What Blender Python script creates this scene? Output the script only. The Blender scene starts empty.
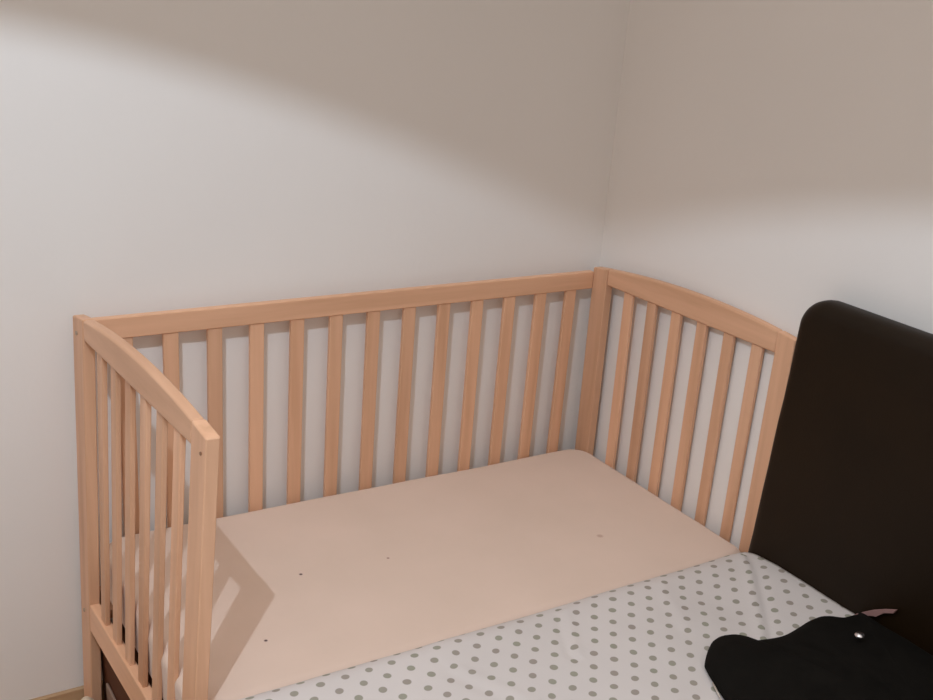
import bpy, bmesh, math, random
from mathutils import Vector, Matrix, noise
random.seed(4)

# ------------------------------------------------------------------ camera, light, exposure
S = bpy.context.scene
C = S.collection
cam = bpy.data.cameras.new('camera')
co = bpy.data.objects.new('camera', cam); C.objects.link(co)
Rt = Vector((0.84566268, -0.52892721, 0.07134872))
Up = Vector((0.15919831, 0.37757868, 0.9121898))
Fw = Vector((0.50942176, 0.76004628, -0.40350851))
M = Matrix((Rt, Up, -Fw)).transposed().to_4x4()
M.translation = Vector((-0.40556879, -1.37560597, 1.48847759))
co.matrix_world = M
cam.sensor_width = 36
cam.lens = 1069.755 * 36 / 933
cam.shift_x = -17.94 / 933
cam.shift_y = 94.65 / 933
cam.clip_start = 0.02
S.camera = co

S.view_settings.view_transform = 'Standard'
S.view_settings.look = 'None'
S.view_settings.gamma = 1
S.view_settings.exposure = 0.0
S.view_settings.use_curve_mapping = False

w = bpy.data.worlds.new('room_light'); S.world = w; w.use_nodes = True
bg = w.node_tree.nodes['Background']
bg.inputs[0].default_value = (1.13, 1.0, 0.895, 1)
# soft warm light of the room: bright pale ceiling above, dim towards the floor
_t = w.node_tree
_g = _t.nodes.new('ShaderNodeTexCoord'); _x = _t.nodes.new('ShaderNodeSeparateXYZ')
_m = _t.nodes.new('ShaderNodeMath'); _m.operation = 'MAXIMUM'; _m.inputs[1].default_value = 0
_a = _t.nodes.new('ShaderNodeMath'); _a.operation = 'ADD'; _a.inputs[1].default_value = 0.11
_t.links.new(_g.outputs['Generated'], _x.inputs[0]); _t.links.new(_x.outputs[2], _m.inputs[0])
_t.links.new(_m.outputs[0], _a.inputs[0]); _t.links.new(_a.outputs[0], bg.inputs[1])

LAMP = Vector((-0.485, -0.779, 2.209))
ld = bpy.data.lights.new('pendant_bulb_light', 'POINT')
ld.energy = 57; ld.color = (0.72, 0.86, 1.0); ld.shadow_soft_size = 0.010
lo = bpy.data.objects.new('pendant_bulb_light', ld); lo.location = LAMP; C.objects.link(lo)

# ------------------------------------------------------------------ materials
def mat(name, rough=0.6, spec=0.3):
    m = bpy.data.materials.new(name); m.use_nodes = True
    nt = m.node_tree; b = nt.nodes['Principled BSDF']
    b.inputs['Roughness'].default_value = rough
    b.inputs['Specular IOR Level'].default_value = spec
    return m, nt, b
def N(nt, t, **k):
    n = nt.nodes.new(t)
    for a, v in k.items(): setattr(n, a, v)
    return n
def ramp(nt, fac, cols):
    r = N(nt, 'ShaderNodeValToRGB')
    el = r.color_ramp.elements
    el[0].position, el[0].color = cols[0][0], (*cols[0][1], 1)
    el[1].position, el[1].color = cols[-1][0], (*cols[-1][1], 1)
    for p, c in cols[1:-1]:
        e = el.new(p); e.color = (*c, 1)
    nt.links.new(fac, r.inputs[0]); return r
def bump(nt, b, h, strength, dist=0.002):
    n = N(nt, 'ShaderNodeBump'); n.inputs['Strength'].default_value = strength
    n.inputs['Distance'].default_value = dist
    nt.links.new(h, n.inputs['Height']); nt.links.new(n.outputs[0], b.inputs['Normal'])
def mapped(nt, scale, coord='Object', rot=(0,0,0)):
    tc = N(nt, 'ShaderNodeTexCoord'); mp = N(nt, 'ShaderNodeMapping')
    mp.inputs['Scale'].default_value = scale; mp.inputs['Rotation'].default_value = rot
    nt.links.new(tc.outputs[coord], mp.inputs[0]); return mp.outputs[0]
def noise_tex(nt, vec, scale, detail=4, rough=0.5):
    n = N(nt, 'ShaderNodeTexNoise'); n.inputs['Scale'].default_value = scale
    n.inputs['Detail'].default_value = detail; n.inputs['Roughness'].default_value = rough
    nt.links.new(vec, n.inputs['Vector']); return n.outputs['Fac']

# wall plaster
mw, nt, b = mat('off_white_plaster', 0.85, 0.15)
v = mapped(nt, (1, 1, 1))
r = ramp(nt, noise_tex(nt, v, 1.6, 3), [(0.3, (0.835, 0.80, 0.77)), (0.7, (0.86, 0.825, 0.795))])
nt.links.new(r.outputs[0], b.inputs['Base Color'])
bump(nt, b, noise_tex(nt, v, 70, 4), 0.12, 0.002)
M_wall = mw

# wood, grain running along the local axis given by the scale vector
def wood(name, axis, base=(0.72, 0.42, 0.262)):
    m, nt, b = mat(name, 0.42, 0.35)
    sc = [26, 26, 26]; sc[axis] = 1.4
    v = mapped(nt, sc)
    oi = N(nt, 'ShaderNodeObjectInfo')
    ad = N(nt, 'ShaderNodeVectorMath', operation='ADD')
    cm = N(nt, 'ShaderNodeVectorMath', operation='SCALE'); cm.inputs['Scale'].default_value = 31
    cb = N(nt, 'ShaderNodeCombineXYZ')
    for i in range(3): nt.links.new(oi.outputs['Random'], cb.inputs[i])
    nt.links.new(cb.outputs[0], cm.inputs[0]); nt.links.new(v, ad.inputs[0]); nt.links.new(cm.outputs[0], ad.inputs[1])
    f = noise_tex(nt, ad.outputs[0], 1.0, 6, 0.55)
    d = tuple(c * k for c, k in zip(base, (0.84, 0.80, 0.76))); l = tuple(min(1, c * k) for c, k in zip(base, (1.12, 1.15, 1.18)))
    r = ramp(nt, f, [(0.28, d), (0.5, base), (0.72, l)])
    # every board its own tone
    hv = N(nt, 'ShaderNodeHueSaturation')
    mr = N(nt, 'ShaderNodeMapRange'); mr.inputs['To Min'].default_value = 0.90; mr.inputs['To Max'].default_value = 1.10
    nt.links.new(oi.outputs['Random'], mr.inputs[0]); nt.links.new(mr.outputs[0], hv.inputs['Value'])
    # occasional reddish heartwood streaks
    sc2 = N(nt, 'ShaderNodeVectorMath', operation='SCALE'); sc2.inputs['Scale'].default_value = 0.45
    nt.links.new(ad.outputs[0], sc2.inputs[0])
    st = N(nt, 'ShaderNodeMapRange'); st.inputs['From Min'].default_value = 0.62; st.inputs['From Max'].default_value = 0.74
    st.inputs['To Max'].default_value = 0.55
    nt.links.new(noise_tex(nt, sc2.outputs[0], 1.0, 2), st.inputs[0])
    sm = N(nt, 'ShaderNodeMix', data_type='RGBA'); sm.inputs[7].default_value = (base[0] * .66, base[1] * .50, base[2] * .38, 1)
    nt.links.new(st.outputs[0], sm.inputs[0]); nt.links.new(r.outputs[0], sm.inputs[6])
    nt.links.new(sm.outputs[2], hv.inputs['Color'])
    nt.links.new(hv.outputs[0], b.inputs['Base Color'])
    bump(nt, b, f, 0.15, 0.001)
    return m
W_X, W_Y, W_Z = wood('beech_grain_lengthwise', 0), wood('beech_grain_crosswise', 1), wood('beech_grain_upright', 2)
W_SKIRT = wood('skirting_wood', 0, (0.50, 0.33, 0.19))
W_FLOOR = wood('floor_wood', 1, (0.46, 0.29, 0.17))

def simple(name, col, rough=0.6, spec=0.3, metal=0.0, var=0.0, scale=8, bmp=0.0, bscale=200):
    m, nt, b = mat(name, rough, spec)
    b.inputs['Metallic'].default_value = metal
    v = mapped(nt, (1, 1, 1))
    r = ramp(nt, noise_tex(nt, v, scale, 3), [(0.3, tuple(c * (1 - var) for c in col)), (0.7, tuple(c * (1 + var) for c in col))])
    nt.links.new(r.outputs[0], b.inputs['Base Color'])
    if bmp: bump(nt, b, noise_tex(nt, v, bscale, 3), bmp, 0.001)
    return m
M_bolt = simple('dull_bronze_bolt', (0.30, 0.16, 0.09), 0.5, 0.4, 0.2)
M_plug = simple('beige_cover_cap', (0.42, 0.33, 0.25), 0.6)
M_leather = simple('dark_brown_faux_leather', (0.0120, 0.0056, 0.0012), 0.5, 0.20, 0, 0.15, 5, 0.25, 260)
M_black = simple('black_cloth', (0.0060, 0.0052, 0.0042), 0.9, 0.10, 0, 0.2, 20, 0.3, 400)
M_piping = simple('cream_cord', (0.50, 0.44, 0.38), 0.8)
M_mauve = simple('mauve_cloth', (0.30, 0.17, 0.16), 0.8)
M_glint = simple('polished_metal', (0.8, 0.8, 0.85), 0.25, 0.5, 1.0)
M_frame = simple('dark_bed_base_fabric', (0.03, 0.018, 0.012), 0.8)
M_ticking = simple('white_mattress_ticking', (0.6, 0.55, 0.5), 0.9)
M_cream = simple('cream_towelling', (0.66, 0.53, 0.40), 0.95, 0.1, 0, 0.06, 30, 0.4, 150)
M_shade = simple('glowing_fabric_lampshade', (0.15, 0.14, 0.13), 0.9)
_b = M_shade.node_tree.nodes['Principled BSDF']
_b.inputs['Emission Color'].default_value = (1.0, 0.93, 0.90, 1); _b.inputs['Emission Strength'].default_value = 0.25
M_box = simple('dark_under_crib_filler', (0.095, 0.030, 0.012), 0.6, 0.2)  # dark colour stands in for the shade beneath the crib
M_handle = simple('pale_brown_handle', (0.30, 0.20, 0.15), 0.7)
M_cable = simple('white_cable', (0.7, 0.7, 0.68), 0.6)

# pink-beige fitted sheet with a few tiny dark specks
M_sheet, nt, b = mat('pink_beige_jersey_sheet', 0.9, 0.12)
b.inputs['Sheen Weight'].default_value = 0.15
v = mapped(nt, (1, 1, 1))
r = ramp(nt, noise_tex(nt, v, 5, 4), [(0.3, (0.695, 0.545, 0.455)), (0.7, (0.735, 0.575, 0.485))])
col = r.outputs[0]
geo = N(nt, 'ShaderNodeNewGeometry')
for (x, y, z, rad, c) in [(0.321, 0.320, 0.3793, 0.0045, (0.10, 0.05, 0.05)), (0.178, 0.141, 0.3782, 0.0042, (0.09, 0.05, 0.05)),
                          (0.506, 0.305, 0.3788, 0.004, (0.36, 0.2, 0.16)), (0.972, 0.198, 0.377, 0.009, (0.56, 0.39, 0.31))]:
    dv = N(nt, 'ShaderNodeVectorMath', operation='DISTANCE'); dv.inputs[1].default_value = (x, y, z)
    nt.links.new(geo.outputs['Position'], dv.inputs[0])
    mr = N(nt, 'ShaderNodeMapRange'); mr.inputs['From Min'].default_value = rad; mr.inputs['From Max'].default_value = rad * 0.5
    mx = N(nt, 'ShaderNodeMix', data_type='RGBA')
    nt.links.new(dv.outputs['Value'], mr.inputs[0]); nt.links.new(mr.outputs[0], mx.inputs[0])
    nt.links.new(col, mx.inputs[6]); mx.inputs[7].default_value = (*c, 1); col = mx.outputs[2]
nt.links.new(col, b.inputs['Base Color'])
bump(nt, b, noise_tex(nt, v, 14, 4), 0.25, 0.006)

# white cotton with staggered grey-green polka dots (measured along the cloth with UVs in metres)
M_dots, nt, b = mat('polka_dot_cotton', 0.9, 0.12)
uv = N(nt, 'ShaderNodeUVMap')
mp = N(nt, 'ShaderNodeMapping', vector_type='POINT')
mp.inputs['Rotation'].default_value = (0, 0, math.radians(-2.2))
nt.links.new(uv.outputs[0], mp.inputs[0])
ns = N(nt, 'ShaderNodeTexNoise'); ns.inputs['Scale'].default_value = 9; nt.links.new(uv.outputs[0], ns.inputs['Vector'])
sb = N(nt, 'ShaderNodeVectorMath', operation='SUBTRACT'); sb.inputs[1].default_value = (.5, .5, .5); nt.links.new(ns.outputs['Color'], sb.inputs[0])
sc = N(nt, 'ShaderNodeVectorMath', operation='SCALE'); sc.inputs['Scale'].default_value = 0.010; nt.links.new(sb.outputs[0], sc.inputs[0])
ad = N(nt, 'ShaderNodeVectorMath', operation='ADD'); nt.links.new(mp.outputs[0], ad.inputs[0]); nt.links.new(sc.outputs[0], ad.inputs[1])
sp = N(nt, 'ShaderNodeSeparateXYZ'); nt.links.new(ad.outputs[0], sp.inputs[0])
PX, PY = 0.0448, 0.0598
def m1(op, a, c=None):
    n = N(nt, 'ShaderNodeMath', operation=op)
    if isinstance(a, (int, float)): n.inputs[0].default_value = a
    else: nt.links.new(a, n.inputs[0])
    if c is not None:
        if isinstance(c, (int, float)): n.inputs[1].default_value = c
        else: nt.links.new(c, n.inputs[1])
    return n.outputs[0]
def lattice(ox, oy):
    fx = m1('MULTIPLY', m1('SUBTRACT', m1('FRACT', m1('DIVIDE', m1('ADD', m1('SUBTRACT', sp.outputs[0], m1('MULTIPLY', sp.outputs[1], 0.1)), ox), PX)), 0.5), PX)
    fy = m1('MULTIPLY', m1('SUBTRACT', m1('FRACT', m1('DIVIDE', m1('ADD', sp.outputs[1], oy), PY)), 0.5), PY)
    return m1('SQRT', m1('ADD', m1('MULTIPLY', fx, fx), m1('MULTIPLY', fy, fy)))
dist = m1('MINIMUM', lattice(9.9725, 9.990), lattice(9.9725 + PX / 2, 9.990 + PY / 2))
mr = N(nt, 'ShaderNodeMapRange'); mr.inputs['From Min'].default_value = 0.0078; mr.inputs['From Max'].default_value = 0.0066
nt.links.new(dist, mr.inputs[0])
dc = ramp(nt, noise_tex(nt, uv.outputs[0], 16, 2), [(0.38, (0.335, 0.295, 0.262)), (0.62, (0.32, 0.315, 0.255))])
wc = ramp(nt, noise_tex(nt, uv.outputs[0], 4, 3), [(0.3, (0.61, 0.57, 0.555)), (0.7, (0.65, 0.605, 0.59))])
mx = N(nt, 'ShaderNodeMix', data_type='RGBA')
nt.links.new(mr.outputs[0], mx.inputs[0]); nt.links.new(wc.outputs[0], mx.inputs[6]); nt.links.new(dc.outputs[0], mx.inputs[7])
nt.links.new(mx.outputs[2], b.inputs['Base Color'])
bump(nt, b, noise_tex(nt, uv.outputs[0], 12, 4), 0.3, 0.006)

# ------------------------------------------------------------------ helpers
def link(name, bm, m, parent=None, smooth=False, bevel=0.0, seg=2):
    me = bpy.data.meshes.new(name)
    bmesh.ops.recalc_face_normals(bm, faces=bm.faces)
    bm.to_mesh(me); bm.free()
    me.materials.append(m)
    for p in me.polygons: p.use_smooth = smooth
    o = bpy.data.objects.new(name, me); C.objects.link(o)
    if parent: o.parent = parent
    if bevel:
        md = o.modifiers.new('bevel', 'BEVEL'); md.width = bevel; md.segments = seg; md.limit_method = 'ANGLE'
        md.angle_limit = math.radians(35)
        for p in me.polygons: p.use_smooth = True
        md.harden_normals = True
    return o
def tag(o, label=None, cat=None, group=None, kind=None):
    if label: o['label'] = label
    if cat: o['category'] = cat
    if group: o['group'] = group
    if kind: o['kind'] = kind
    return o
def empty(name, loc):
    o = bpy.data.objects.new(name, None); o.location = loc; o.empty_display_size = 0.05; C.objects.link(o)
    return o
def child(o, parent):           # keep world placement of geometry written in world coordinates
    o.parent = parent; o.location = o.location - parent.location
def box(x0, x1, y0, y1, z0, z1, bm=None):
    bm = bm or bmesh.new()
    vs = [bm.verts.new((x, y, z)) for x in (x0, x1) for y in (y0, y1) for z in (z0, z1)]
    for f in ((0,1,3,2),(4,6,7,5),(0,4,5,1),(2,3,7,6),(0,2,6,4),(1,5,7,3)): bm.faces.new([vs[i] for i in f])
    return bm
def cyl(c, r, depth, axis, seg=24, r2=None):
    bm = bmesh.new()
    mtx = Vector((0,0,1)).rotation_difference(Vector(axis)).to_matrix().to_4x4(); mtx.translation = Vector(c)
    bmesh.ops.create_cone(bm, cap_ends=True, segments=seg, radius1=r, radius2=r if r2 is None else r2, depth=depth, matrix=mtx)
    return bm
def prism(outline, x0, x1):      # outline in (y, z), extruded along x
    bm = bmesh.new()
    a = [bm.verts.new((x0, y, z)) for y, z in outline]; c = [bm.verts.new((x1, y, z)) for y, z in outline]
    bm.faces.new(a); bm.faces.new(c[::-1])
    n = len(a)
    for i in range(n): bm.faces.new((a[i], a[(i+1) % n], c[(i+1) % n], c[i]))
    return bm
def tube(pts, r, seg=10):
    bm = bmesh.new(); rings = []
    for i, p in enumerate(pts):
        p = Vector(p); t = (Vector(pts[min(i+1, len(pts)-1)]) - Vector(pts[max(i-1, 0)])).normalized()
        s = t.cross(Vector((0,0,1)) if abs(t.z) < .9 else Vector((1,0,0))).normalized(); u = s.cross(t)
        rings.append([bm.verts.new(p + (s * math.cos(a) + u * math.sin(a)) * r) for a in [2*math.pi*k/seg for k in range(seg)]])
    for a, c in zip(rings, rings[1:]):
        for k in range(seg): bm.faces.new((a[k], a[(k+1) % seg], c[(k+1) % seg], c[k]))
    bm.faces.new(rings[0]); bm.faces.new(rings[-1][::-1])
    return bm

# ------------------------------------------------------------------ the room
WY, WX, FZ = 0.664, 1.262, -0.055
def struct(name, bm, m): return tag(link(name, bm, m), kind='structure')
struct('wall_back', box(-2.6, WX + 0.1, WY, WY + 0.1, FZ, 2.75), M_wall)
struct('wall_right', box(WX, WX + 0.1, -2.6, WY, FZ, 2.75), M_wall)
struct('floor', box(-2.6, WX + 0.1, -2.6, WY + 0.1, FZ - 0.05, FZ), W_FLOOR)
tag(link('baseboard_back', box(-2.6, WX, WY - 0.012, WY, FZ, 0.006), W_SKIRT, bevel=0.003), kind='structure')
tag(link('baseboard_right', box(WX - 0.012, WX, -2.6, WY - 0.012, FZ, 0.006), W_SKIRT, bevel=0.003), kind='structure')

# ------------------------------------------------------------------ crib
L, W, H = 1.24, 0.630, 0.85
PW, TX = 0.0515, 0.0224
RH, ARCH = 0.033, 0.0235
ZB, BT = 0.257, 0.062
YB = 0.631
ZM = 0.377
crib = empty('crib', (L / 2, W / 2, FZ))
tag(crib, 'light beech crib with slatted back and arched slatted ends, long front side taken off', 'crib')
def lean(bm, left):
    for v_ in bm.verts:
        k = 1 - v_.co.y / W; h = H - v_.co.z
        v_.co.x += (0.038 * k - (0.053 + 0.022 * k) * h) if left else (0.0255 * k + 0.020 * min(h, 0.5))
        v_.co.x = min(v_.co.x, WX - 0.0015)
    return bm
def top(y, left=True):
    t = y / W
    return H + 4 * ARCH * t * (1 - t) + (0 if left else 0.010 * (1 - t) ** 2)
GZ = FZ
def crib_end(left):
    x0 = 0.0 if left else L - TX
    x1 = x0 + TX
    for back in (False, True):
        y0, y1 = (W - PW, W + (0.010 if left else 0)) if back else (0, PW + 0.005 if left else PW - 0.005)
        ys = [y0 + (y1 - y0) * i / 4 for i in range(5)]
        out = [(y0, GZ), (y1, GZ)] + [(y, top(y, left)) for y in ys[::-1]]
        post = link('post', lean(prism(out, x0, x1), left), W_Z, bevel=0.003); child(post, crib)
        # bolt caps on the outer / inner face
        xo = x0 - 0.0005 if left else x0 - 0.0005
        for zc in ((H - 0.028, 0.226) if left else ()):
            yc = (y0 + y1) / 2 + (0.004 if back else -0.013)
            bl = link('bolt', lean(cyl((xo, yc, zc), 0.0040 if back else 0.0026, 0.003, (1, 0, 0), 16), left), M_plug if back else M_bolt)
            bl.parent = post
    n = 24
    ya = PW + 0.005 if left else PW - 0.005
    ys = [ya + (W - PW - ya) * i / n for i in range(n + 1)]
    out = [(ya, H - RH), (W - PW, H - RH)] + [(y, top(y, left)) for y in ys[::-1]]
    r = link('arched_top_rail', lean(prism(out, x0 + 0.0008, x1 - 0.0008), left), W_Y, bevel=0.0055, seg=3); child(r, crib)
    r = link('lower_rail', lean(box(x0 + 0.0008, x1 - 0.0008, ya, W - PW, ZB - BT, ZB), left), W_Y, bevel=0.003); child(r, crib)
    xc = (x0 + x1) / 2
    for i in range(6):
        yc = (W - PW - 0.0743 - i * 0.0810) if not left else (PW + (W - 2*PW) * (i + 1) / 7)
        hw = 0.0150
        s = link('slat', lean(box(xc - 0.005, xc + 0.005, yc - hw, yc + hw, ZB - 0.004, H - RH + 0.004), left), W_Z, bevel=0.0028)
        child(s, crib)
crib_end(True); crib_end(False)
# long back side
bt = H - 0.010
BH = 0.043
r = link('back_top_rail', box(TX, L - TX, YB - 0.018 + 0.012, YB + 0.012, bt - BH, bt), W_X, bevel=0.003); child(r, crib)
r = link('back_lower_rail', box(-0.004, L + 0.008, YB - 0.006, YB + 0.012, ZB - BT, ZB), W_X, bevel=0.003); child(r, crib)
for i in range(13):
    xc = 0.178 + (i - 1) * 0.0889 + 0.0008
    bm = box(xc - 0.0155, xc + 0.0155, YB - 0.003, YB + 0.008, ZB - 0.003, bt - BH + 0.003)
    for v_ in bm.verts:                        # slats not quite plumb
        v_.co.x -= (0.0125 - 0.0006 * i) * (bt - BH - v_.co.z) / 0.5
    s = link('slat', bm, W_Z, bevel=0.0028); child(s, crib)
# mattress support: two bearers and the cross boards under the mattress
for y0 in (0.035, 0.56):
    r = link('bearer', box(-0.004, L + 0.012, y0, y0 + 0.03, 0.225, 0.245), W_X, bevel=0.002); child(r, crib)
for i in range(12):
    xc = 0.07 + i * 0.1
    r = link('base_board', box(xc - 0.03, xc + 0.03, 0.035, 0.59, 0.2455, 0.2575), W_Y, bevel=0.002); child(r, crib)

# ------------------------------------------------------------------ crib mattress under its fitted sheet
def cushion(x0, x1, y0, y1, z0, z1, rc, re, nx=60, ny=32, wob=0.002, seed=0, front_extra=0):
    """soft slab: rounded plan corners rc, rounded edges re"""
    bm = bmesh.new(); cx, cy = (x0+x1)/2, (y0+y1)/2; hx, hy = (x1-x0)/2, (y1-y0)/2
    def ring_pt(a_idx, n):  # point on the rounded rectangle of unit inset 0
        pass
    # outline of rounded rectangle
    def outline(inset, n=18, m=26):
        r_ = max(rc - inset, 0.004); pts = []
        X, Y = hx - inset, hy - inset
        cs = [(X - r_, Y - r_, 0), (-X + r_, Y - r_, 90), (-X + r_, -Y + r_, 180), (X - r_, -Y + r_, 270)]
        for k, (px, py, a0) in enumerate(cs):
            for i in range(n + 1):
                a = math.radians(a0 + 90 * i / n); pts.append((px + r_ * math.cos(a), py + r_ * math.sin(a)))
            nx_, ny_, a1 = cs[(k + 1) % 4]
            a = math.radians(a0 + 90); q = (nx_ + r_ * math.cos(a), ny_ + r_ * math.sin(a)); p = pts[-1]
            for i in range(1, m): pts.append((p[0] + (q[0]-p[0]) * i / m, p[1] + (q[1]-p[1]) * i / m))
        return pts
    rings = []
    prof = []
    K = 8
    for i in range(K + 1):
        a = math.pi / 2 * i / K; prof.append((re * (1 - math.sin(a)), z0 + re * (1 - math.cos(a))))
    prof = [(p[0], p[1]) for p in prof]
    prof += [(re * (1 - math.cos(a)), z1 - re * (1 - math.sin(a))) for a in [math.pi / 2 * i / K for i in range(K + 1)]]
    for e in (1.6, 2.4, 4, 7): prof.append((re * e, z1))
    prof.sort(key=lambda q: 0)
    for ins, z in prof:
        rings.append([bm.verts.new((cx + px, cy + py, z)) for px, py in outline(ins)])
    n = len(rings[0])
    for a, c in zip(rings, rings[1:]):
        for k in range(n): bm.faces.new((a[k], a[(k+1) % n], c[(k+1) % n], c[k]))
    bm.faces.new(rings[0]); bm.faces.new(rings[-1])
    for v_ in bm.verts:
        d = noise.noise(Vector((v_.co.x * 5 + seed, v_.co.y * 5, v_.co.z * 3))) * wob
        v_.co += Vector((0.3 * d, 0.3 * d, d if v_.co.z > z0 + re else 0))
    return bm
def square_front(bm, x1):
    # the front corner by the headboard is filled out rather than rounded
    for v_ in bm.verts:
        d = max(0.0, v_.co.x - (x1 - 0.05)) / 0.05; e = max(0.0, 0.06 - v_.co.y) / 0.06
        if d and e:
            v_.co.y -= 0.016 * min(d, 1) * e; v_.co.x = min(x1, v_.co.x + 0.016 * d * e)
            v_.co.y = max(v_.co.y, 0.001)
        if v_.co.z > 0.3: v_.co.z += 0.006 * (1 - v_.co.x / 1.24) * v_.co.y / 0.62
    return bm
ms = link('crib_mattress', square_front(cushion(0.005, 1.236, 0.003, 0.622, 0.2578, ZM, 0.058, 0.022, wob=0.002), 1.236), M_sheet, smooth=True)
tag(ms, 'thin crib mattress in a plain pink-beige fitted sheet lying inside the beech crib', 'mattress')
# move onto its boards
ms.location.z = -0.0

# ------------------------------------------------------------------ big bed with dark headboard
bed = empty('bed', (0.2, -0.85, FZ))
tag(bed, 'wide bed with tall dark brown upholstered headboard against the right wall', 'bed')
def headboard():
    x0, x1 = 1.184, 1.257
    y0, y1, z0, z1 = -1.68, -0.020, 0.08, 0.970
    R_, e = 0.056, 0.030
    bm = bmesh.new(); rings = []
    def outl(ins):
        pts = []
        r_ = max(R_ - ins, 0.01)
        seq = [((y1 - ins, z0 + ins), None), ]
        pts.append((y1 - ins, z0 + ins))
        for i in range(1, 16): pts.append((y1 - ins, z0 + ins + (z1 - z0 - 2*ins - r_) * i / 16))
        for i in range(13):
            a = math.pi / 2 * i / 12; pts.append((y1 - ins - r_ + r_ * math.cos(a), z1 - ins - r_ + r_ * math.sin(a)))
        for i in range(1, 24): pts.append((y1 - ins - r_ + (y0 - y1 + 2*ins + 2*r_) * i / 24, z1 - ins))
        for i in range(13):
            a = math.pi / 2 + math.pi / 2 * i / 12; pts.append((y0 + ins + r_ + r_ * math.cos(a), z1 - ins - r_ + r_ * math.sin(a)))
        pts.append((y0 + ins, z0 + ins))
        return pts
    prof = [(e * (1 - math.sin(a)), x0 + e * (1 - math.cos(a))) for a in [math.pi/2 * i / 7 for i in range(8)]]
    prof = [(e * 3.5, x0 - 0.003), (e * 1.8, x0 - 0.0015)] + prof
    prof += [(e * (1 - math.cos(a)) * 1.1, x1 - e*1.1 * (1 - math.sin(a))) for a in [math.pi/2 * i / 5 for i in range(6)]]
    for ins, x in prof:
        rings.append([bm.verts.new((x, y, z)) for y, z in outl(ins)])
    n = len(rings[0])
    for a, c in zip(rings, rings[1:]):
        for k in range(n): bm.faces.new((a[k], a[(k+1) % n], c[(k+1) % n], c[k]))
    bm.faces.new(rings[0]); bm.faces.new(rings[-1])
    for v_ in bm.verts:                       # padding a little uneven, slight backward tilt
        h = v_.co.z - 0.4
        v_.co.y += -0.016 * max(h, 0) / 0.48 + 0.0035 * noise.noise(Vector((0, 3.0, v_.co.z * 7)))
        v_.co.x += 0.002 * noise.noise(Vector((v_.co.y * 5, v_.co.z * 5, 1)))
    return bm
hb = link('headboard', headboard(), M_leather, smooth=True); child(hb, bed)
fr = link('bed_base', box(-0.80, 1.17, -1.66, -0.045, 0.02, 0.235), M_frame, bevel=0.01); child(fr, bed)
for x in (-0.74, 1.10):
    for y in (-1.60, -0.11):
        lg = link('leg', box(x - 0.025, x + 0.025, y - 0.025, y + 0.025, FZ, 0.022), M_frame, bevel=0.003); child(lg, bed)

# bed mattress and polka-dot cover
bmx = link('bed_mattress', cushion(-0.79, 1.163, -1.66, -0.05, 0.236, 0.375, 0.06, 0.02, wob=0.0, seed=4), M_ticking, smooth=True)
tag(bmx, 'bed mattress hidden beneath the polka-dot cover', 'mattress')

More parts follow.
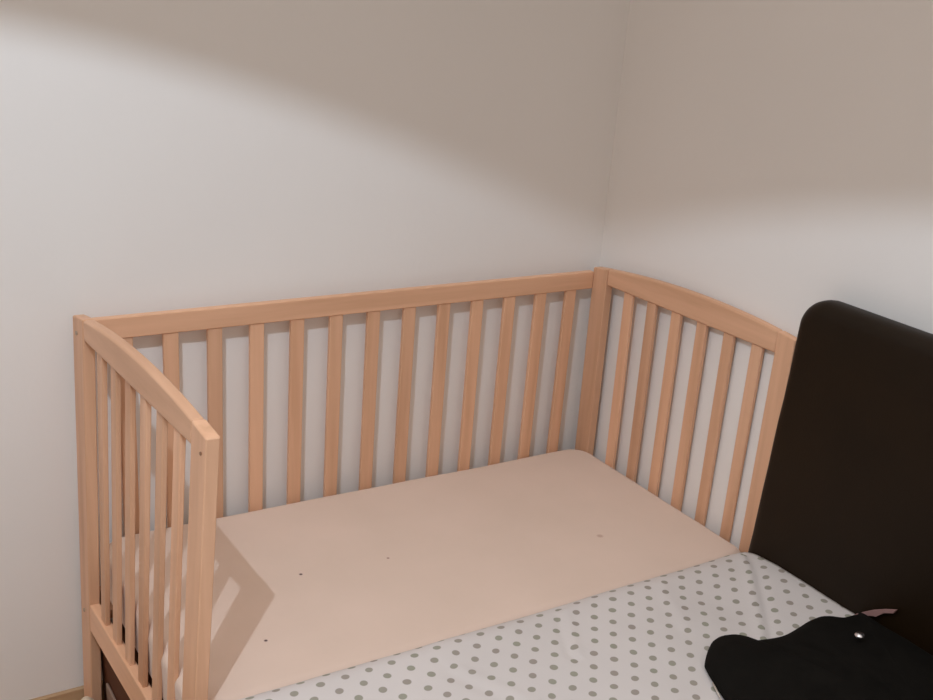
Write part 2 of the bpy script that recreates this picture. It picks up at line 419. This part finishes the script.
def cover():
    """cloth over the mattress: grid with arc-length UVs, rolled down over the crib-side edge"""
    bm = bmesh.new(); uvl = bm.loops.layers.uv.new('UVMap')
    x0, x1 = -0.80, 1.181; nx = 260
    zt, r_ = 0.412, 0.062
    prof = []   # (y, z, s) from the crib edge going down -> the top
    ye = -0.0015
    for z in (0.30, 0.325): prof.append((ye, z))
    for i in range(13):
        a = math.pi / 2 * i / 12; prof.append((ye - r_ * (1 - math.cos(a)), zt - 0.045 * (1 - math.sin(a))))
    y = ye - r_
    while y > -1.64: y -= 0.0085; prof.append((y, zt))
    s = [0]
    for p, q in zip(prof, prof[1:]): s.append(s[-1] + math.dist(p, q))
    s0 = s[14]
    S_ = [ -(v_ - s0) - r_ for v_ in s]
    fold = [(1.150, -0.045), (1.118, -0.10), (1.074, -0.156), (1.029, -0.214), (0.976, -0.277), (0.93, -0.34)]
    def dseg(px, py, a, c):
        ax, ay = a; cx, cy = c; t = max(0, min(1, ((px-ax)*(cx-ax)+(py-ay)*(cy-ay)) / ((cx-ax)**2+(cy-ay)**2)))
        dx, dy = px - ax - t*(cx-ax), py - ay - t*(cy-ay)
        sg = 1 if (cx-ax)*dy - (cy-ay)*dx > 0 else -1
        return math.hypot(dx, dy), sg
    def height(x, yy):
        h = 0.0
        d, sg = min((dseg(x, yy, a, c) for a, c in zip(fold, fold[1:])), key=lambda q: q[0])
        h += 0.0045 * math.exp(-(d / 0.010) ** 2) - 0.0040 * math.exp(-((d * sg - 0.016) / 0.010) ** 2)
        for (a, c, am, wd) in (((0.628, -0.175), (0.690, -0.05), 0.0035, 0.009), ((0.50, -0.30), (0.42, -0.12), 0.0022, 0.014), ((0.86, -0.20), (0.92, -0.06), 0.0015, 0.014)):
            d, sg = dseg(x, yy, a, c); h += am * math.exp(-(d / wd) ** 2) - 0.8 * am * math.exp(-((d * sg - 1.6 * wd) / wd) ** 2)
        h += 0.0040 * noise.noise(Vector((x * 4, yy * 4, 2))) + 0.0012 * noise.noise(Vector((x * 14, yy * 10, 5)))
        return h
    grid = []
    for i in range(nx + 1):
        x = x0 + (x1 - x0) * i / nx; col_ = []
        for (y, z) in prof:
            k = min(1, max(0, (z - 0.34) / 0.05))
            e = min(1, (x1 - x) / 0.05); zz = z + height(x, y) * k + (0.004 + 0.008 * min(1, max(0, -(y + 0.04) / 0.08))) * min(1, max(0, (x - 0.98) / 0.2)) * k - 0.003 * (1 - e) ** 2 * k
            # long side is pulled slightly crooked
            yy = y + 0.003 * noise.noise(Vector((x * 3, 0.4, 8))) * (1 - k * 0.4) - 0.0015
            col_.append(bm.verts.new((x, yy, zz)))
        grid.append(col_)
    for i in range(nx):
        for j in range(len(prof) - 1):
            f = bm.faces.new((grid[i][j], grid[i+1][j], grid[i+1][j+1], grid[i][j+1]))
            for lp, (a, c) in zip(f.loops, ((i, j), (i+1, j), (i+1, j+1), (i, j+1))):
                lp[uvl].uv = (x0 + (x1 - x0) * a / nx, S_[c])
    return bm
cv = link('polka_dot_bedspread', cover(), M_dots, smooth=True)
md = cv.modifiers.new('cloth', 'SOLIDIFY'); md.thickness = 0.004; md.offset = -1
for p in cv.data.polygons: pass
tag(cv, 'white bedspread with grey-green polka dots spread over the big bed', 'bedspread')

# ------------------------------------------------------------------ black garment on the bed
# (x, y) outline walked from the lower left corner, along the far edge, to the headboard and back
G = [(0.735, -0.455), (0.757, -0.392), (0.779, -0.335), (0.794, -0.312), (0.846, -0.274), (0.885, -0.275), (0.903, -0.300), (0.940, -0.312),
     (0.975, -0.320), (1.010, -0.316), (1.060, -0.306), (1.100, -0.308), (1.130, -0.328), (1.160, -0.334), (1.174, -0.352), (1.174, -0.60), (1.168, -0.92),
     (1.02, -1.00), (0.82, -0.97), (0.69, -0.86), (0.655, -0.66), (0.690, -0.54)]
def smooth_poly(P, n=4):
    out = []; P = [(x + (0.014 if x < 0.9 else 0.006), y + (0.001 if y > -0.5 else 0)) for x, y in P]
    m = len(P)
    for i in range(m):
        p0, p1, p2, p3 = [Vector(P[(i + k - 1) % m]) for k in range(4)]
        for j in range(n):
            t = j / n
            out.append(0.5 * ((2*p1) + (-p0+p2)*t + (2*p0-5*p1+4*p2-p3)*t*t + (-p0+3*p1-3*p2+p3)*t**3))
    return out
def garment():
    bm = bmesh.new(); O = smooth_poly(G, 5); cen = Vector((0.95, -0.64)); rings = []
    ts = [1.0, 1.012, 1.008, 0.995, 0.975, 0.95, 0.92, 0.88, 0.83, 0.77, 0.70, 0.62, 0.52, 0.41, 0.29, 0.16]
    zb = 0.4145
    hs = [0.0, 0.003, 0.009, 0.015, 0.020, 0.0245, 0.029, 0.033, 0.037, 0.041, 0.045, 0.048, 0.050, 0.052, 0.053, 0.054]
    for k, (t, h) in enumerate(zip(ts, hs)):
        ring = []
        for p in O:
            q = cen + (p - cen) * t
            q.x = min(q.x, 1.1765)
            amp = min(1, h / 0.03)
            wr = 0.010 * noise.noise(Vector((q.x * 9, q.y * 6, 3))) + 0.006 * abs(noise.noise(Vector((q.x * 22 + q.y * 9, q.y * 10, 7))))
            ring.append(bm.verts.new((q.x, q.y, zb + h + wr * amp)))
        rings.append(ring)
    n = len(rings[0])
    for a, c in zip(rings, rings[1:]):
        for k in range(n): bm.faces.new((a[k], a[(k+1) % n], c[(k+1) % n], c[k]))
    bm.faces.new(rings[-1]); bm.faces.new(rings[0])
    return bm
gt = empty('black_garment', (0.95, -0.64, 0.41))
tag(gt, 'crumpled black garment with a cream edge cord lying on the polka-dot bedspread', 'clothing')
g = link('cloth', garment(), M_black, smooth=True); child(g, gt)
pp = [(0.775, -0.345), (0.764, -0.368), (0.752, -0.393), (0.740, -0.425), (0.731, -0.455), (0.708, -0.50), (0.685, -0.545)]
g = link('edge_cord', tube([(x - 0.006, y - 0.002, 0.416) for x, y in [(a + 0.012, b_ - 0.008) for a, b_ in pp]], 0.0016), M_piping, smooth=True); child(g, gt); g['label'] = 'cream edge cord'
sn = bmesh.new(); bmesh.ops.create_uvsphere(sn, u_segments=20, v_segments=12, radius=0.009, matrix=Matrix.Translation((1.052, -0.425, 0.474)) @ Matrix.Diagonal((1, 1, 0.6, 1)))
g = link('glint_bead', sn, M_glint, smooth=True); child(g, gt); g['label'] = 'shiny metal bead added for a bright glint'  # added bead standing in for a bright highlight on the black cloth
# mauve lining fold showing where the garment meets the headboard
bm = prism([(-0.318, 0.414), (-0.330, 0.430), (-0.345, 0.443), (-0.362, 0.457), (-0.385, 0.472), (-0.408, 0.484), (-0.404, 0.474), (-0.386, 0.464), (-0.372, 0.448),
            (-0.366, 0.446), (-0.355, 0.440), (-0.35, 0.425), (-0.335, 0.414)], 1.168, 1.174)
g = link('lining', bm, M_mauve, bevel=0.001); child(g, gt); g['label'] = 'mauve lining peeping out'

# ------------------------------------------------------------------ small things on the floor
bm = bmesh.new()
bmesh.ops.create_uvsphere(bm, u_segments=32, v_segments=18, radius=1)
for v_ in bm.verts:
    n_ = 1 + 0.06 * noise.noise(v_.co * 3)
    zz = v_.co.z if v_.co.z > 0 else v_.co.z * 1.0
    v_.co = Vector((-0.060 + v_.co.x * 0.024 * n_, 0.528 + v_.co.y * 0.036 * n_, FZ + 0.0625 + zz * 0.0625))
o = link('cloth_bundle', bm, M_cream, smooth=True)
tag(o, 'small rounded cream cloth bundle on the floor beside the crib foot', 'cloth')

bx = empty('added_dark_box', (0.56, 0.33, FZ))  # added box that darkens the shaded space under the crib
tag(bx, 'low dark reddish-brown box added to darken the space under the beech crib', 'box')
o = link('body', box(-0.010, 1.10, 0.05, 0.612, FZ, 0.155), M_box, bevel=0.006); child(o, bx)
o = link('lid', box(-0.013, 1.106, 0.044, 0.616, 0.1555, 0.182), M_box, bevel=0.006); child(o, bx)
o = link('handle', box(-0.0165, -0.0102, 0.485, 0.552, 0.0, 0.078), M_handle, bevel=0.004); child(o, bx); o['label'] = 'made-up pale brown handle on the added box'  # handle made up for a paler patch in that dark space

# ------------------------------------------------------------------ pendant lamp the light comes from
pl = empty('pendant_lamp', LAMP)
tag(pl, 'pendant lamp with a wide white shade hanging over the bed', 'lamp')
bm = bmesh.new()
r1, r0, dz = 0.32, 0.08, 0.32 * 0.566
n = 64
ra = [(r1, -dz), (r1 - 0.05, -dz + 0.10), (r0 + 0.07, 0.08), (r0, 0.14)]
rings = [[bm.verts.new((LAMP.x + r_ * math.cos(2*math.pi*k/n), LAMP.y + r_ * math.sin(2*math.pi*k/n), LAMP.z + z)) for k in range(n)] for r_, z in ra]
for a, c in zip(rings, rings[1:]):
    for k in range(n): bm.faces.new((a[k], a[(k+1) % n], c[(k+1) % n], c[k]))
bm.faces.new(rings[-1])
sh = link('lamp_shade', bm, M_shade, smooth=True); child(sh, pl)
md = sh.modifiers.new('t', 'SOLIDIFY'); md.thickness = 0.002
cb = link('cable', cyl((LAMP.x, LAMP.y, LAMP.z + 0.25), 0.003, 0.20, (0, 0, 1), 12), M_cable); child(cb, pl)
